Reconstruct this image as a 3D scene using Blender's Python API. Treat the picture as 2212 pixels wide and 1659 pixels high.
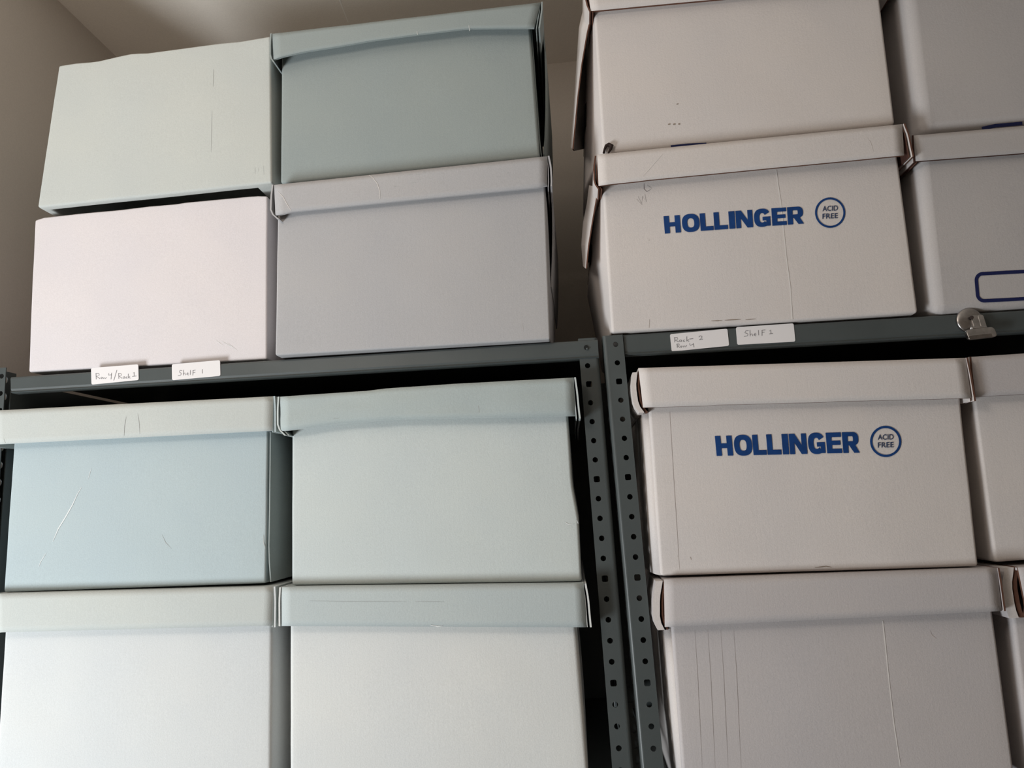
import bpy, bmesh, math, random
from mathutils import Vector, Matrix, noise

# ------------------------------------------------------------------ clear
for o in list(bpy.data.objects): bpy.data.objects.remove(o)
scene = bpy.context.scene
COL = scene.collection
IN = 0.0254

# ------------------------------------------------------------------ camera
FPX, IW, IH = 1500.0, 2212.0, 1659.0
PITCH, YAW, ROLL = math.radians(9.65), math.radians(-4.5), math.radians(-2.86)
CAM = Vector((0.0, -0.93, 1.62))
_c, _s = math.cos, math.sin
FW = Vector((_s(YAW)*_c(PITCH), _c(YAW)*_c(PITCH), _s(PITCH)))
_r = Vector((_c(YAW), -_s(YAW), 0)); _u = _r.cross(FW)
RT = _c(ROLL)*_r + _s(ROLL)*_u
UP = -_s(ROLL)*_r + _c(ROLL)*_u
cd = bpy.data.cameras.new('camera'); cam = bpy.data.objects.new('camera', cd); COL.objects.link(cam)
M = Matrix((RT, UP, -FW)).transposed().to_4x4(); M.translation = CAM
cam.matrix_world = M
cd.sensor_fit = 'HORIZONTAL'; cd.sensor_width = 36; cd.lens = 36*FPX/IW
cd.clip_start = 0.02; cd.clip_end = 50
scene.camera = cam

# ------------------------------------------------------------------ light
w = bpy.data.worlds.new('world'); scene.world = w; w.use_nodes = True
w.node_tree.nodes['Background'].inputs[0].default_value = (1.0, 0.90, 0.82, 1)
w.node_tree.nodes['Background'].inputs[1].default_value = 0.16
def area(name, loc, target, sx, sy, power, col):
    l = bpy.data.lights.new(name, 'AREA'); l.shape = 'RECTANGLE'; l.size = sx; l.size_y = sy
    l.energy = power; l.color = col
    o = bpy.data.objects.new(name, l); COL.objects.link(o); o.location = loc
    o.rotation_euler = (Vector(target)-Vector(loc)).to_track_quat('-Z', 'Y').to_euler()
    return o
area('daylight_from_doorway', (-1.60, -1.12, 0.84), (-0.70, 0, 1.85), 0.50, 0.65, 34.5, (0.93, 0.985, 1.02))
pl = bpy.data.lights.new('ceiling_lamp', 'POINT'); pl.energy = 9.5; pl.color = (1.0, 0.89, 0.79); pl.shadow_soft_size = 0.14
po = bpy.data.objects.new('ceiling_lamp', pl); COL.objects.link(po); po.location = (-0.60, -0.92, 2.22)
vs = scene.view_settings
vs.view_transform = 'Standard'; vs.look = 'None'; vs.gamma = 1; vs.use_curve_mapping = False
vs.exposure = 0.0

# ------------------------------------------------------------------ helpers
def ray(px, py):
    return FW + RT*((px-IW/2)/FPX) - UP*((py-IH/2)/FPX)
def at(px, py, Y=0.0):
    """point of the plane y = Y seen at that place of the photograph"""
    d = ray(px, py); return CAM + d*((Y-CAM.y)/d.y)

def tag(o, label=None, cat=None, group=None, kind=None):
    if label: o['label'] = label
    if cat: o['category'] = cat
    if group: o['group'] = group
    if kind: o['kind'] = kind
    return o
def empty(name, loc):
    o = bpy.data.objects.new(name, None); COL.objects.link(o); o.location = loc
    o.empty_display_size = 0.05
    return o
ORG = {}
def link(name, me, parent=None):
    """mesh is in world coordinates; re-based to the top-level thing's origin"""
    o = bpy.data.objects.new(name, me); COL.objects.link(o)
    if parent is not None:
        base = ORG.get(parent.name, parent.location.copy())
        me.transform(Matrix.Translation(-base))
        o.parent = parent; ORG[o.name] = base
    return o
def mesh(name, verts, faces, mats, parent=None, mi=None, smooth=False):
    me = bpy.data.meshes.new(name)
    me.from_pydata([tuple(v) for v in verts], [], faces)
    for m in (mats if isinstance(mats, (list, tuple)) else [mats]): me.materials.append(m)
    if mi:
        for p, i in zip(me.polygons, mi): p.material_index = i
    if smooth:
        for p in me.polygons: p.use_smooth = True
    me.update()
    return link(name, me, parent)
def centre(name, loc):
    e = empty(name, loc); return e
def box_v(x0, x1, y0, y1, z0, z1):
    v = [Vector((x, y, z)) for z in (z0, z1) for y in (y0, y1) for x in (x0, x1)]
    f = [(0,2,3,1), (4,5,7,6), (0,1,5,4), (2,6,7,3), (0,4,6,2), (1,3,7,5)]
    return v, f
def add(V, F, v, f):
    n = len(V); V += v; F += [tuple(i+n for i in q) for q in f]
def bevel(o, w, seg=2, ang=35):
    b = o.modifiers.new('bevel', 'BEVEL'); b.width = w; b.segments = seg
    b.limit_method = 'ANGLE'; b.angle_limit = math.radians(ang)
    for p in o.data.polygons: p.use_smooth = True
    n = o.modifiers.new('wn', 'WEIGHTED_NORMAL'); n.keep_sharp = False
    return o

# ------------------------------------------------------------------ materials
def mat(name, col, rough=0.8, metal=0.0, mottle=0.0, mscale=9.0, bump=0.0, bscale=400.0, stripe=0.0, spec=0.3, col2=None, vertical=True, fibre=0.0):
    m = bpy.data.materials.new(name); m.use_nodes = True
    nt = m.node_tree; b = nt.nodes['Principled BSDF']
    b.inputs['Roughness'].default_value = rough; b.inputs['Metallic'].default_value = metal
    b.inputs['Specular IOR Level'].default_value = spec
    tc = nt.nodes.new('ShaderNodeTexCoord')
    if mottle or col2:
        n = nt.nodes.new('ShaderNodeTexNoise'); n.inputs['Scale'].default_value = mscale; n.inputs['Detail'].default_value = 5
        nt.links.new(tc.outputs['Object'], n.inputs['Vector'])
        r = nt.nodes.new('ShaderNodeValToRGB')
        r.color_ramp.elements[0].position = 0.3; r.color_ramp.elements[1].position = 0.7
        c2 = col2 or tuple(c*(1-mottle) for c in col)
        r.color_ramp.elements[0].color = (*c2, 1); r.color_ramp.elements[1].color = (*col, 1)
        nt.links.new(n.outputs['Fac'], r.inputs['Fac']); nt.links.new(r.outputs['Color'], b.inputs['Base Color'])
    else:
        b.inputs['Base Color'].default_value = (*col, 1)
    if fibre:
        nf = nt.nodes.new('ShaderNodeTexNoise'); nf.inputs['Scale'].default_value = 620; nf.inputs['Detail'].default_value = 2
        nt.links.new(tc.outputs['Object'], nf.inputs['Vector'])
        mr = nt.nodes.new('ShaderNodeMapRange'); mr.inputs['From Min'].default_value = 0.25; mr.inputs['From Max'].default_value = 0.75
        mr.inputs['To Min'].default_value = 1-fibre; mr.inputs['To Max'].default_value = 1.0+fibre
        nt.links.new(nf.outputs['Fac'], mr.inputs['Value'])
        hs = nt.nodes.new('ShaderNodeHueSaturation')
        nt.links.new(r.outputs['Color'], hs.inputs['Color']); nt.links.new(mr.outputs['Result'], hs.inputs['Value'])
        nt.links.new(hs.outputs['Color'], b.inputs['Base Color'])
    if bump or stripe:
        n2 = nt.nodes.new('ShaderNodeTexNoise'); n2.inputs['Scale'].default_value = bscale; n2.inputs['Detail'].default_value = 3
        nt.links.new(tc.outputs['Object'], n2.inputs['Vector'])
        h = n2.outputs['Fac']
        if stripe:
            wv = nt.nodes.new('ShaderNodeTexWave'); wv.wave_type = 'BANDS'; wv.bands_direction = 'X' if vertical else 'Z'
            wv.inputs['Scale'].default_value = 50; wv.inputs['Distortion'].default_value = 0.6; wv.inputs['Detail'].default_value = 1
            nt.links.new(tc.outputs['Object'], wv.inputs['Vector'])
            mx = nt.nodes.new('ShaderNodeMath'); mx.operation = 'MULTIPLY_ADD'; mx.inputs[1].default_value = stripe
            nt.links.new(wv.outputs['Fac'], mx.inputs[0]); nt.links.new(h, mx.inputs[2]); h = mx.outputs[0]
        bp = nt.nodes.new('ShaderNodeBump'); bp.inputs['Strength'].default_value = bump; bp.inputs['Distance'].default_value = 0.0006
        nt.links.new(h, bp.inputs['Height']); nt.links.new(bp.outputs['Normal'], b.inputs['Normal'])
    return m
def board(name, r, g, b, **k):
    """sRGB 0-255 tint of the board itself"""
    lin = tuple(((c/255+0.055)/1.055)**2.4 for c in (r, g, b))
    return mat(name, lin, rough=0.85, mottle=0.05, mscale=7, bump=0.32, bscale=520, stripe=0.07, spec=0.15, fibre=0.045, col2=(lin[0]*0.945, lin[1]*0.96, lin[2]*0.985), **k)
PALE_GREEN = board('pale_grey_green_board', 199, 202, 197)
BLUE_GREY = board('blue_grey_board', 157, 165, 163)
COOL_GREY = board('cool_light_grey_board', 206, 212, 209)
BLUE_PALE = board('pale_blue_board', 184, 196, 198)
GREY_WHITE = board('grey_white_board', 184, 182, 182)
PINK_WHITE = board('pinkish_white_board', 225, 218, 218)
MIST = board('misty_blue_board', 180, 189, 187)
IVORY = board('ivory_board', 223, 223, 219)
WHITE = board('white_kraft_lined_board', 224, 216, 211)
WHITE2 = board('white_kraft_lined_board_cool', 202, 195, 193)
WHITE3 = board('falloff_darkened_white_board', 196, 190, 187)  # white board darkened in colour for the light falling off to the right
SOFTWHITE = board('soft_white_board', 215, 216, 214)
SEA = board('dull_sea_green_board', 192, 199, 197)
KRAFT = mat('brown_kraft_core', (0.16, 0.075, 0.05), 0.9, mottle=0.3, mscale=60)
DARKKRAFT = mat('dark_brown_kraft_core', (0.07, 0.03, 0.022), 0.9)
METAL = mat('dark_grey_green_painted_steel', (0.078, 0.09, 0.09), 0.42, 0.0, mottle=0.12, mscale=14, bump=0.15, bscale=900, spec=0.5)
INK = mat('blue_printing_ink', (0.008, 0.058, 0.23), 0.6, mottle=0.25, mscale=90)
INKN = mat('navy_printing_ink', (0.01, 0.015, 0.08), 0.6)
INKG = mat('thin_grey_blue_ink', (0.035, 0.06, 0.13), 0.6)
PENCIL = mat('graphite_pencil', (0.17, 0.15, 0.16), 0.6)
PEN = mat('faint_ballpoint', (0.28, 0.27, 0.28), 0.6)
SCUFF_HILITE = mat('pale_scuff_and_highlight', (0.78, 0.80, 0.79), 0.9)  # real scuffs, and the painted highlight of a dent
SCUFFW = mat('pale_crease_line', (0.80, 0.76, 0.73), 0.9)
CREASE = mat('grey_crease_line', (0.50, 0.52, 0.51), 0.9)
CREASEW = mat('dull_crease_line', (0.65, 0.60, 0.575), 0.9)
RIB = mat('faint_rib_line', (0.53, 0.49, 0.475), 0.9)
DIRT = mat('brown_grime', (0.28, 0.22, 0.17), 0.9)
PAPER = mat('white_label_paper', (0.86, 0.83, 0.83), 0.7, mottle=0.03)
CHROME = mat('worn_nickel', (0.55, 0.52, 0.50), 0.28, 1.0, mottle=0.3, mscale=120, bump=0.1)
SCRAP = mat('dark_brown_scrap', (0.035, 0.02, 0.016), 0.7, mottle=0.4, mscale=200, bump=0.6)
WALL = mat('warm_painted_plaster', (0.60, 0.54, 0.48), 0.9, mottle=0.05, mscale=2.5, bump=0.35, bscale=130, fibre=0.05)
CEIL = mat('warm_painted_ceiling', (0.88, 0.81, 0.73), 0.9, mottle=0.05, mscale=2.5, bump=0.35, bscale=120, fibre=0.05)
FLOOR = mat('grey_vinyl_floor', (0.30, 0.28, 0.26), 0.6, mottle=0.2, mscale=5)

# ------------------------------------------------------------------ room
YB = 0.52                                   # back wall
ZC = at(1215, 135, YB).z                    # ceiling meets the back wall there
d = ray(250, 111); P = CAM + d*((ZC-CAM.z)/d.z); XL = P.x
d = ray(135, 10); P2 = CAM + d*((ZC-CAM.z)/d.z)
print('ceiling', ZC, 'left wall', P, P2)
XL = min(XL, P2.x)
XR, YF = 3.0, -3.2
def slab(name, x0, x1, y0, y1, z0, z1, m):
    v, f = box_v(x0, x1, y0, y1, z0, z1)
    o = mesh(name, v, f, m); o['kind'] = 'structure'; return o
slab('wall_back', XL-0.1, XR, YB, YB+0.1, -0.0, ZC, WALL)
slab('wall_left', XL-0.1, XL, -0.10, YB, 0.0, ZC, WALL)
slab('wall_right', XR, XR+0.1, YF, YB+0.1, 0.0, ZC, WALL)
slab('wall_front', -2.6, XR+0.1, YF-0.1, YF, 0.0, ZC, WALL)
slab('wall_side', -2.7, -2.6, YF-0.1, YB+0.1, 0.0, ZC, WALL)
slab('ceiling', -2.7, XR+0.1, YF-0.1, YB+0.1, ZC, ZC+0.08, CEIL)
slab('floor', -2.7, XR+0.1, YF-0.1, YB+0.1, -0.08, 0.0, FLOOR)
# paint seam on the ceiling
def onceil(px, py):
    d = ray(px, py); return CAM + d*((ZC-CAM.z)/d.z)
a, b = onceil(722, -30), onceil(752, 48)
t = (b-a).normalized(); sd = Vector((-t.y, t.x, 0))*0.0020
vv = [a-sd, a+sd, b+sd*0.6, b-sd*0.6]
mesh('trim_1', vv + [p-Vector((0, 0, 0.0003)) for p in vv], [(0,1,2,3), (7,6,5,4), (0,4,5,1), (1,5,6,2), (2,6,7,3), (3,7,4,0)],
     mat('pale_seam_filler', (0.97, 0.92, 0.86), 0.9))['kind'] = 'structure'

# ------------------------------------------------------------------ surface panel machinery
def lerp(a, b, t): return a+(b-a)*t
def prof(pts, u):
    """piecewise linear profile through [(u, value)]"""
    for (u0, v0), (u1, v1) in zip(pts, pts[1:]):
        if u <= u1: return v0+(v1-v0)*((u-u0)/(u1-u0) if u1 > u0 else 0)
    return pts[-1][1]

class Front:
    """front face of a carton: quad of photo points (TL, TR, BR, BL) on the plane y = Y, gently warped"""
    def __init__(s, quad, Y, bulge=0.002, seed=0, wob=0.0008, ftop=None, fbot=None, fleft=None, fright=None, bow=None):
        s.c = [at(x, y, Y) for x, y in quad]; s.Y = Y; s.bulge = bulge; s.seed = seed; s.wob = wob
        s.e = (ftop, fbot, fleft, fright); s.bow = bow
    def pt(s, u, v):                     # u left>right, v top>bottom
        TL, TR, BR, BL = s.c
        p = lerp(lerp(TL, TR, u), lerp(BL, BR, u), v)
        ft, fb, fl, fr = s.e
        if ft: p = p + Vector((0, 0, prof(ft, u)*(1-v)))
        if fb: p = p + Vector((0, 0, prof(fb, u)*v))
        if fl: p = p + Vector((prof(fl, v)*(1-u), 0, 0))
        if fr: p = p + Vector((prof(fr, v)*u, 0, 0))
        k = math.sin(math.pi*u)*math.sin(math.pi*v)
        dy = -s.bulge*k
        if s.bow: dy -= s.bow(u, v)
        dy += s.wob*(noise.noise(Vector((u*3.1+s.seed*7.3, v*2.3, s.seed)))+0.5*noise.noise(Vector((u*8+s.seed, v*6, 2.0+s.seed))))
        return Vector((p.x, p.y+dy, p.z))
    def inv(s, px, py):
        """photo point > (u, v) on this face"""
        P = at(px, py, s.Y); TL, TR, BR, BL = s.c; u = v = 0.5
        for _ in range(12):
            q = lerp(lerp(TL, TR, u), lerp(BL, BR, u), v)
            du = lerp(TR-TL, BR-BL, v); dv = lerp(BL-TL, BR-TR, u); r = P-q
            det = du.x*dv.z-du.z*dv.x
            u += (r.x*dv.z-r.z*dv.x)/det; v += (du.x*r.z-du.z*r.x)/det
        return u, v
    def on(s, px, py, off=0.0006):
        u, v = s.inv(px, py)
        u = min(max(u, -0.02), 1.02); v = min(max(v, -0.02), 1.02)
        p = s.pt(u, v); return Vector((p.x, p.y-off, p.z))

def body(fr, depth, m, parent, lb=0.003, rb=0.003, lshape=None, rshape=None, nu=26, nv=18, nd=10, name='body', bev=0.0025, hollow=None):
    """closed carton body behind a Front; lb / rb = how far the left / right side bulges out"""
    V, F = [], []; idx = {}
    TL, TR, BR, BL = fr.c
    def key(p): return (round(p.x, 6), round(p.y, 6), round(p.z, 6))
    def vid(p):
        k = key(p)
        if k not in idx: idx[k] = len(V); V.append(p)
        return idx[k]
    ls = lshape or (lambda d, v: math.sin(math.pi*d)*math.sin(math.pi*v))
    rs = rshape or ls
    if not lshape and rshape: ls = (lambda d, v: math.sin(math.pi*d)*math.sin(math.pi*v))
    def pos(i, j, k):                       # on the surface of the lattice
        u, v, dd = i/nu, j/nv, k/nd
        if hollow and 0 < k < nd: dd = hollow[0]+(1-2*hollow[0])*(k-1)/(nd-2)
        p = fr.pt(u, v); flat = lerp(lerp(TL, TR, u), lerp(BL, BR, u), v)
        q = lerp(p, Vector((p.x, flat.y+depth, p.z)), dd)
        x = q.x
        if i == 0: x -= lb*ls(dd, v)
        if i == nu: x += rb*rs(dd, v)
        return Vector((x, q.y, q.z))
    g = {}
    def G(i, j, k):
        if (i, j, k) not in g: g[(i, j, k)] = len(V); V.append(pos(i, j, k))
        return g[(i, j, k)]
    for i in range(nu):
        for j in range(nv):
            F.append((G(i, j, 0), G(i, j+1, 0), G(i+1, j+1, 0), G(i+1, j, 0)))
            F.append((G(i, j, nd), G(i+1, j, nd), G(i+1, j+1, nd), G(i, j+1, nd)))
    for j in range(nv):
        for k in range(nd):
            F.append((G(0, j, k), G(0, j, k+1), G(0, j+1, k+1), G(0, j+1, k)))
            F.append((G(nu, j, k), G(nu, j+1, k), G(nu, j+1, k+1), G(nu, j, k+1)))
    for i in range(nu):
        for k in range(nd):
            F.append((G(i, 0, k), G(i+1, 0, k), G(i+1, 0, k+1), G(i, 0, k+1)))
            F.append((G(i, nv, k), G(i, nv, k+1), G(i+1, nv, k+1), G(i+1, nv, k)))
    o = mesh(name, V, F, m, parent)
    if hollow:                                # open underside: the inner area goes up into the box
        a_, il, ir, up_ = hollow
        inner = {tuple(sorted((G(i, nv, k), G(i, nv, k+1), G(i+1, nv, k+1), G(i+1, nv, k)))) for i in range(il, nu-ir) for k in range(1, nd-1)}
        bm = bmesh.new(); bm.from_mesh(o.data)
        fs = [f for f in bm.faces if tuple(sorted(v.index for v in f.verts)) in inner]
        ex = bmesh.ops.extrude_face_region(bm, geom=fs)
        for e_ in ex['geom']:
            if isinstance(e_, bmesh.types.BMVert): e_.co.z += up_
        bmesh.ops.delete(bm, geom=fs, context='FACES_ONLY')
        bmesh.ops.recalc_face_normals(bm, faces=bm.faces)
        bm.to_mesh(o.data); bm.free()
    bevel(o, bev, 3, 50)
    return o

def panel(fr, t, m, edge, parent, name, nu=30, nv=6):
    """a sheet of board: the Front surface with thickness t towards the back; cut edges carry the edge material"""
    V, F, MI = [], [], []
    def vi(i, j, b): return (b*(nu+1)+i)*(nv+1)+j
    for b in (0, 1):
        for i in range(nu+1):
            for j in range(nv+1):
                p = fr.pt(i/nu, j/nv); V.append(Vector((p.x, p.y+b*t, p.z)))
    for i in range(nu):
        for j in range(nv):
            F.append((vi(i, j, 0), vi(i, j+1, 0), vi(i+1, j+1, 0), vi(i+1, j, 0))); MI.append(0)
            F.append((vi(i, j, 1), vi(i+1, j, 1), vi(i+1, j+1, 1), vi(i, j+1, 1))); MI.append(0)
    for i in range(nu):
        F.append((vi(i, 0, 0), vi(i+1, 0, 0), vi(i+1, 0, 1), vi(i, 0, 1))); MI.append(0)
        F.append((vi(i, nv, 0), vi(i, nv, 1), vi(i+1, nv, 1), vi(i+1, nv, 0))); MI.append(1)
    for j in range(nv):
        F.append((vi(0, j, 0), vi(0, j, 1), vi(0, j+1, 1), vi(0, j+1, 0))); MI.append(1)
        F.append((vi(nu, j, 0), vi(nu, j+1, 0), vi(nu, j+1, 1), vi(nu, j, 1))); MI.append(1)
    o = mesh(name, V, F, [m, edge], parent, MI)
    for p in o.data.polygons: p.use_smooth = p.material_index == 0
    return o, V

def sheet(rows, t, m, edge, parent, name, off=Vector((1, 0, 0))):
    """sheet through a grid of 3D points, thickened by t along off"""
    n, k = len(rows), len(rows[0]); V, F, MI = [], [], []
    for b in (0, 1):
        for r in rows:
            for p in r: V.append(p+off*(t*b))
    def vi(b, i, j): return (b*n+i)*k+j
    for i in range(n-1):
        for j in range(k-1):
            F.append((vi(0, i, j), vi(0, i, j+1), vi(0, i+1, j+1), vi(0, i+1, j))); MI.append(0)
            F.append((vi(1, i, j), vi(1, i+1, j), vi(1, i+1, j+1), vi(1, i, j+1))); MI.append(0)
    for i in range(n-1):
        F.append((vi(0, i, 0), vi(0, i+1, 0), vi(1, i+1, 0), vi(1, i, 0))); MI.append(1)
        F.append((vi(0, i, k-1), vi(1, i, k-1), vi(1, i+1, k-1), vi(0, i+1, k-1))); MI.append(1)
    for j in range(k-1):
        F.append((vi(0, 0, j), vi(1, 0, j), vi(1, 0, j+1), vi(0, 0, j+1))); MI.append(1)
        F.append((vi(0, n-1, j), vi(0, n-1, j+1), vi(1, n-1, j+1), vi(1, n-1, j))); MI.append(1)
    o = mesh(name, V, F, [m, edge], parent, MI)
    bm = bmesh.new(); bm.from_mesh(o.data); bmesh.ops.recalc_face_normals(bm, faces=bm.faces); bm.to_mesh(o.data); bm.free()
    return o

T = 0.0032
def lid(fr, depth, m, edge, parent, left=None, right=None, front_t=T):
    """tray lid: front wall (fr), top board, back wall, and side walls as sub-parts.
    left / right: dict(gap, splay, drop, mat) describe how the side wall stands off the end of the front wall"""
    o, V = panel(fr, front_t, m, edge, parent, 'lid')
    # top board and back wall joined into the same mesh
    W, F = [], []
    nu = 30; nd = 6
    top = []
    for i in range(nu+1):
        p = fr.pt(i/nu, 0.0); 
        top.append([Vector((p.x, lerp(p.y+front_t*0.5, fr.Y+depth, k/nd), p.z-0.0002)) for k in range(nd+1)])
    n0 = 0
    for zoff in (0, -T):
        for r in top:
            for q in r: W.append(q+Vector((0, 0, zoff)))
    def vi(b, i, k): return (b*(nu+1)+i)*(nd+1)+k
    for i in range(nu):
        for k in range(nd):
            F.append((vi(0, i, k), vi(0, i+1, k), vi(0, i+1, k+1), vi(0, i, k+1)))
            F.append((vi(1, i, k), vi(1, i, k+1), vi(1, i+1, k+1), vi(1, i+1, k)))
    hh = (fr.c[0]-fr.c[3]).length
    for k in range(nd):
        F.append((vi(0, 0, k), vi(0, 0, k+1), vi(1, 0, k+1), vi(1, 0, k)))
        F.append((vi(0, nu, k), vi(1, nu, k), vi(1, nu, k+1), vi(0, nu, k+1)))
    for i in range(nu):
        F.append((vi(0, i, nd), vi(0, i+1, nd), vi(1, i+1, nd), vi(1, i, nd)))
    bl, br = top[0][-1], top[-1][-1]
    nb = len(W)
    W += [bl+Vector((0, -T, 0)), br+Vector((0, -T, 0)), br+Vector((0, 0, 0)), bl, bl+Vector((0, -T, -hh)), br+Vector((0, -T, -hh)), br+Vector((0, 0, -hh)), bl+Vector((0, 0, -hh))]
    F += [tuple(nb+q for q in f) for f in ((0,4,5,1), (3,2,6,7), (4,7,6,5), (0,3,7,4), (1,5,6,2))]
    me = o.data; bm = bmesh.new(); bm.from_mesh(me)
    base = ORG[o.name]
    vs_ = [bm.verts.new(tuple(q-base)) for q in W]
    for f in F: bm.faces.new([vs_[q] for q in f])
    bm.to_mesh(me); bm.free()
    for s, dct in ((-1, left), (1, right)):
        if dct is None: dct = {}
        gap = dct.get('gap', 0.0025); splay = dct.get('splay', 0.004); drop = dct.get('drop', 0.003); up = dct.get('up', 0.0)
        fwd = dct.get('fwd', 0.001); mm = dct.get('mat', m); ee = dct.get('edge', edge); tt = dct.get('t', 0.0022)
        u = 0.0 if s < 0 else 1.0
        rows = []
        nr = 7
        for a in range(nr+1):
            v = a/nr; p = fr.pt(u, v)
            tuck = dct.get('tuck', 0.0)*max(0, (v-0.8)/0.2)     # lower end turned back in under the front wall
            x = p.x+s*(gap*min(1, 0.25+v*2.2)+splay*v**1.5-tuck)
            z = p.z-drop*v+up*(1-v)
            rows.append([Vector((x-s*0.0015*(1-abs(2*k/5-1)), lerp(fr.Y-fwd, fr.Y+depth, k/5), z)) for k in range(6)])
        so = sheet(rows, tt*s, mm, ee, o, 'side_wall')
        if dct.get('double'):
            rows2 = [[q-Vector((s*(0.0016+0.0012*(i/nr)), -0.002, 0)) for q in r] for i, r in enumerate(rows)]
            sheet(rows2, -dct.get('inner_t', 0.0010)*s, dct.get('inner', mm), dct.get('inner_edge', ee), o, 'inner_side_wall')
    return o

def thing(name, fr, depth, label, cat='box', group=None):
    BLc, BRc = fr.c[3], fr.c[2]
    e = empty(name, ((BLc.x+BRc.x)/2, fr.Y+depth/2, min(BLc.z, BRc.z)))
    return tag(e, label, cat, group)

def stroke(fr, pts, wpx, m, parent, name, off=0.0006, taper=True):
    """a drawn line on a carton face: ribbon through photo points, wpx wide"""
    P = []; off = min(off, 0.0004); wpx = wpx*0.85
    pts2 = []
    for (a, b), (c, d_) in zip(pts, pts[1:]):
        n = max(1, int(math.hypot(c-a, d_-b)/10))
        for i in range(n): pts2.append((a+(c-a)*i/n, b+(d_-b)*i/n))
    pts2.append(pts[-1])
    V, F = [], []
    N = len(pts2)
    for i, (x, y) in enumerate(pts2):
        x0, y0 = pts2[max(0, i-1)]; x1, y1 = pts2[min(N-1, i+1)]
        l = math.hypot(x1-x0, y1-y0) or 1
        nx, ny = -(y1-y0)/l, (x1-x0)/l
        w_ = wpx/2*((0.35+0.65*math.sin(math.pi*i/max(1, N-1))) if taper else 1)
        V.append(fr.on(x+nx*w_, y+ny*w_, off)); V.append(fr.on(x-nx*w_, y-ny*w_, off))
    for i in range(N-1): F.append((2*i, 2*i+1, 2*i+3, 2*i+2))
    return V, F
JOINED = ('handwriting', 'pencil_scrawl', 'faint_ribs', 'fine_surface_cracks')
def strokes(fr, lst, m, parent, name, off=0.0006, taper=True):
    V, F = [], []
    if name not in JOINED:
        for pts, w_ in lst:
            v, f = stroke(fr, pts, w_, m, parent, name, off, taper); mesh(name, v, f, m, parent)
        return
    for pts, w_ in lst:
        v, f = stroke(fr, pts, w_, m, parent, name, off, taper); add(V, F, v, f)
    return mesh(name, V, F, m, parent)

# ------------------------------------------------------------------ lettering
def ring(cx, cy, ax, ay, bx, by, a0=0, a1=360, n=28, p=2.6):
    V, F = [], []
    for i in range(n+1):
        a = math.radians(a0+(a1-a0)*i/n); c, s = math.cos(a), math.sin(a)
        r = (abs(c)**p+abs(s)**p)**(-1/p)
        V += [(cx+ax*c*r, cy+ay*s*r), (cx+bx*c*r, cy+by*s*r)]
    for i in range(n): F.append((2*i, 2*i+1, 2*i+3, 2*i+2))
    return V, F
def rect(x0, y0, x1, y1): return [(x0, y0), (x1, y0), (x1, y1), (x0, y1)], [(0, 1, 2, 3)]
def glyph(ch, w_):
    """letter in a box w_ wide and 1 tall, y up, heavy grotesque"""
    s = 0.31; V, F = [], []
    def A(vf): add(V, F, list(vf[0]), vf[1])
    if ch == 'H': A(rect(0, 0, s, 1)); A(rect(w_-s, 0, w_, 1)); A(rect(s, .38, w_-s, .62))
    elif ch == 'L': A(rect(0, 0, s, 1)); A(rect(s, 0, w_, .24))
    elif ch == 'I': A(rect(0, 0, w_, 1))
    elif ch == 'O': A(ring(w_/2, .5, w_/2, .52, w_/2-s, .27))
    elif ch == 'N': A(rect(0, 0, s*.93, 1)); A(rect(w_-s*.93, 0, w_, 1)); A(([(0, 1), (s*1.05, 1), (w_, 0), (w_-s*1.05, 0)], [(0, 1, 2, 3)]))
    elif ch == 'E': A(rect(0, 0, s, 1)); A(rect(s, 0, w_, .22)); A(rect(s, .40, w_*.93, .61)); A(rect(s, .78, w_, 1))
    elif ch == 'G':
        A(ring(w_/2, .5, w_/2, .52, w_/2-s, .27, 32, 318)); A(rect(w_*.52, .34, w_, .55)); A(rect(w_*.74, .02, w_, .40))
    elif ch == 'R':
        A(rect(0, 0, s, 1)); A(rect(s, .80, w_*.62, 1)); A(rect(s, .36, w_*.62, .56))
        A(ring(w_*.60, .68, w_*.37, .32, w_*.37-s, .12, -90, 90)); A(([(w_*.36, .40), (w_*.70, .46), (w_*1.0, 0), (w_*.66, 0)], [(0, 1, 2, 3)]))
    return V, F
HOL = [('H', 768, 895), ('O', 908, 1045), ('L', 1050, 1152), ('L', 1158, 1265), ('I', 1275, 1323), ('N', 1330, 1462), ('G', 1473, 1600), ('E', 1612, 1727), ('R', 1735, 1862)]
def printed_word(fr, q, parent):
    TL, TR, BR, BL = q; V, F = [], []
    for ch, a, b in HOL:
        gw = (b-a)/135.0
        gv, gf = glyph(ch, gw)
        # cut long faces finely so that they follow the board
        pv = []
        for x, y in gv:
            u = ((a-768)/135.0+x)/(1094/135.0); v = 1-y
            X = lerp(lerp(TL[0], TR[0], u), lerp(BL[0], BR[0], u), v); Yp = lerp(lerp(TL[1], TR[1], u), lerp(BL[1], BR[1], u), v)
            pv.append(fr.on(X, Yp, 0.0007))
        add(V, F, pv, gf)
    return mesh('printed_lettering', V, F, INK, parent)
def text_mesh(s):
    cu = bpy.data.curves.new('t', 'FONT'); cu.body = s; cu.align_x = 'CENTER'; cu.offset = 0.012; cu.resolution_u = 4
    o = bpy.data.objects.new('t', cu); COL.objects.link(o)
    dg = bpy.context.evaluated_depsgraph_get(); me = bpy.data.meshes.new_from_object(o.evaluated_get(dg))
    V = [(v.co.x, v.co.y) for v in me.vertices]; F = [tuple(p.vertices) for p in me.polygons]
    bpy.data.objects.remove(o); bpy.data.curves.remove(cu); bpy.data.meshes.remove(me)
    return V, F
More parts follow.
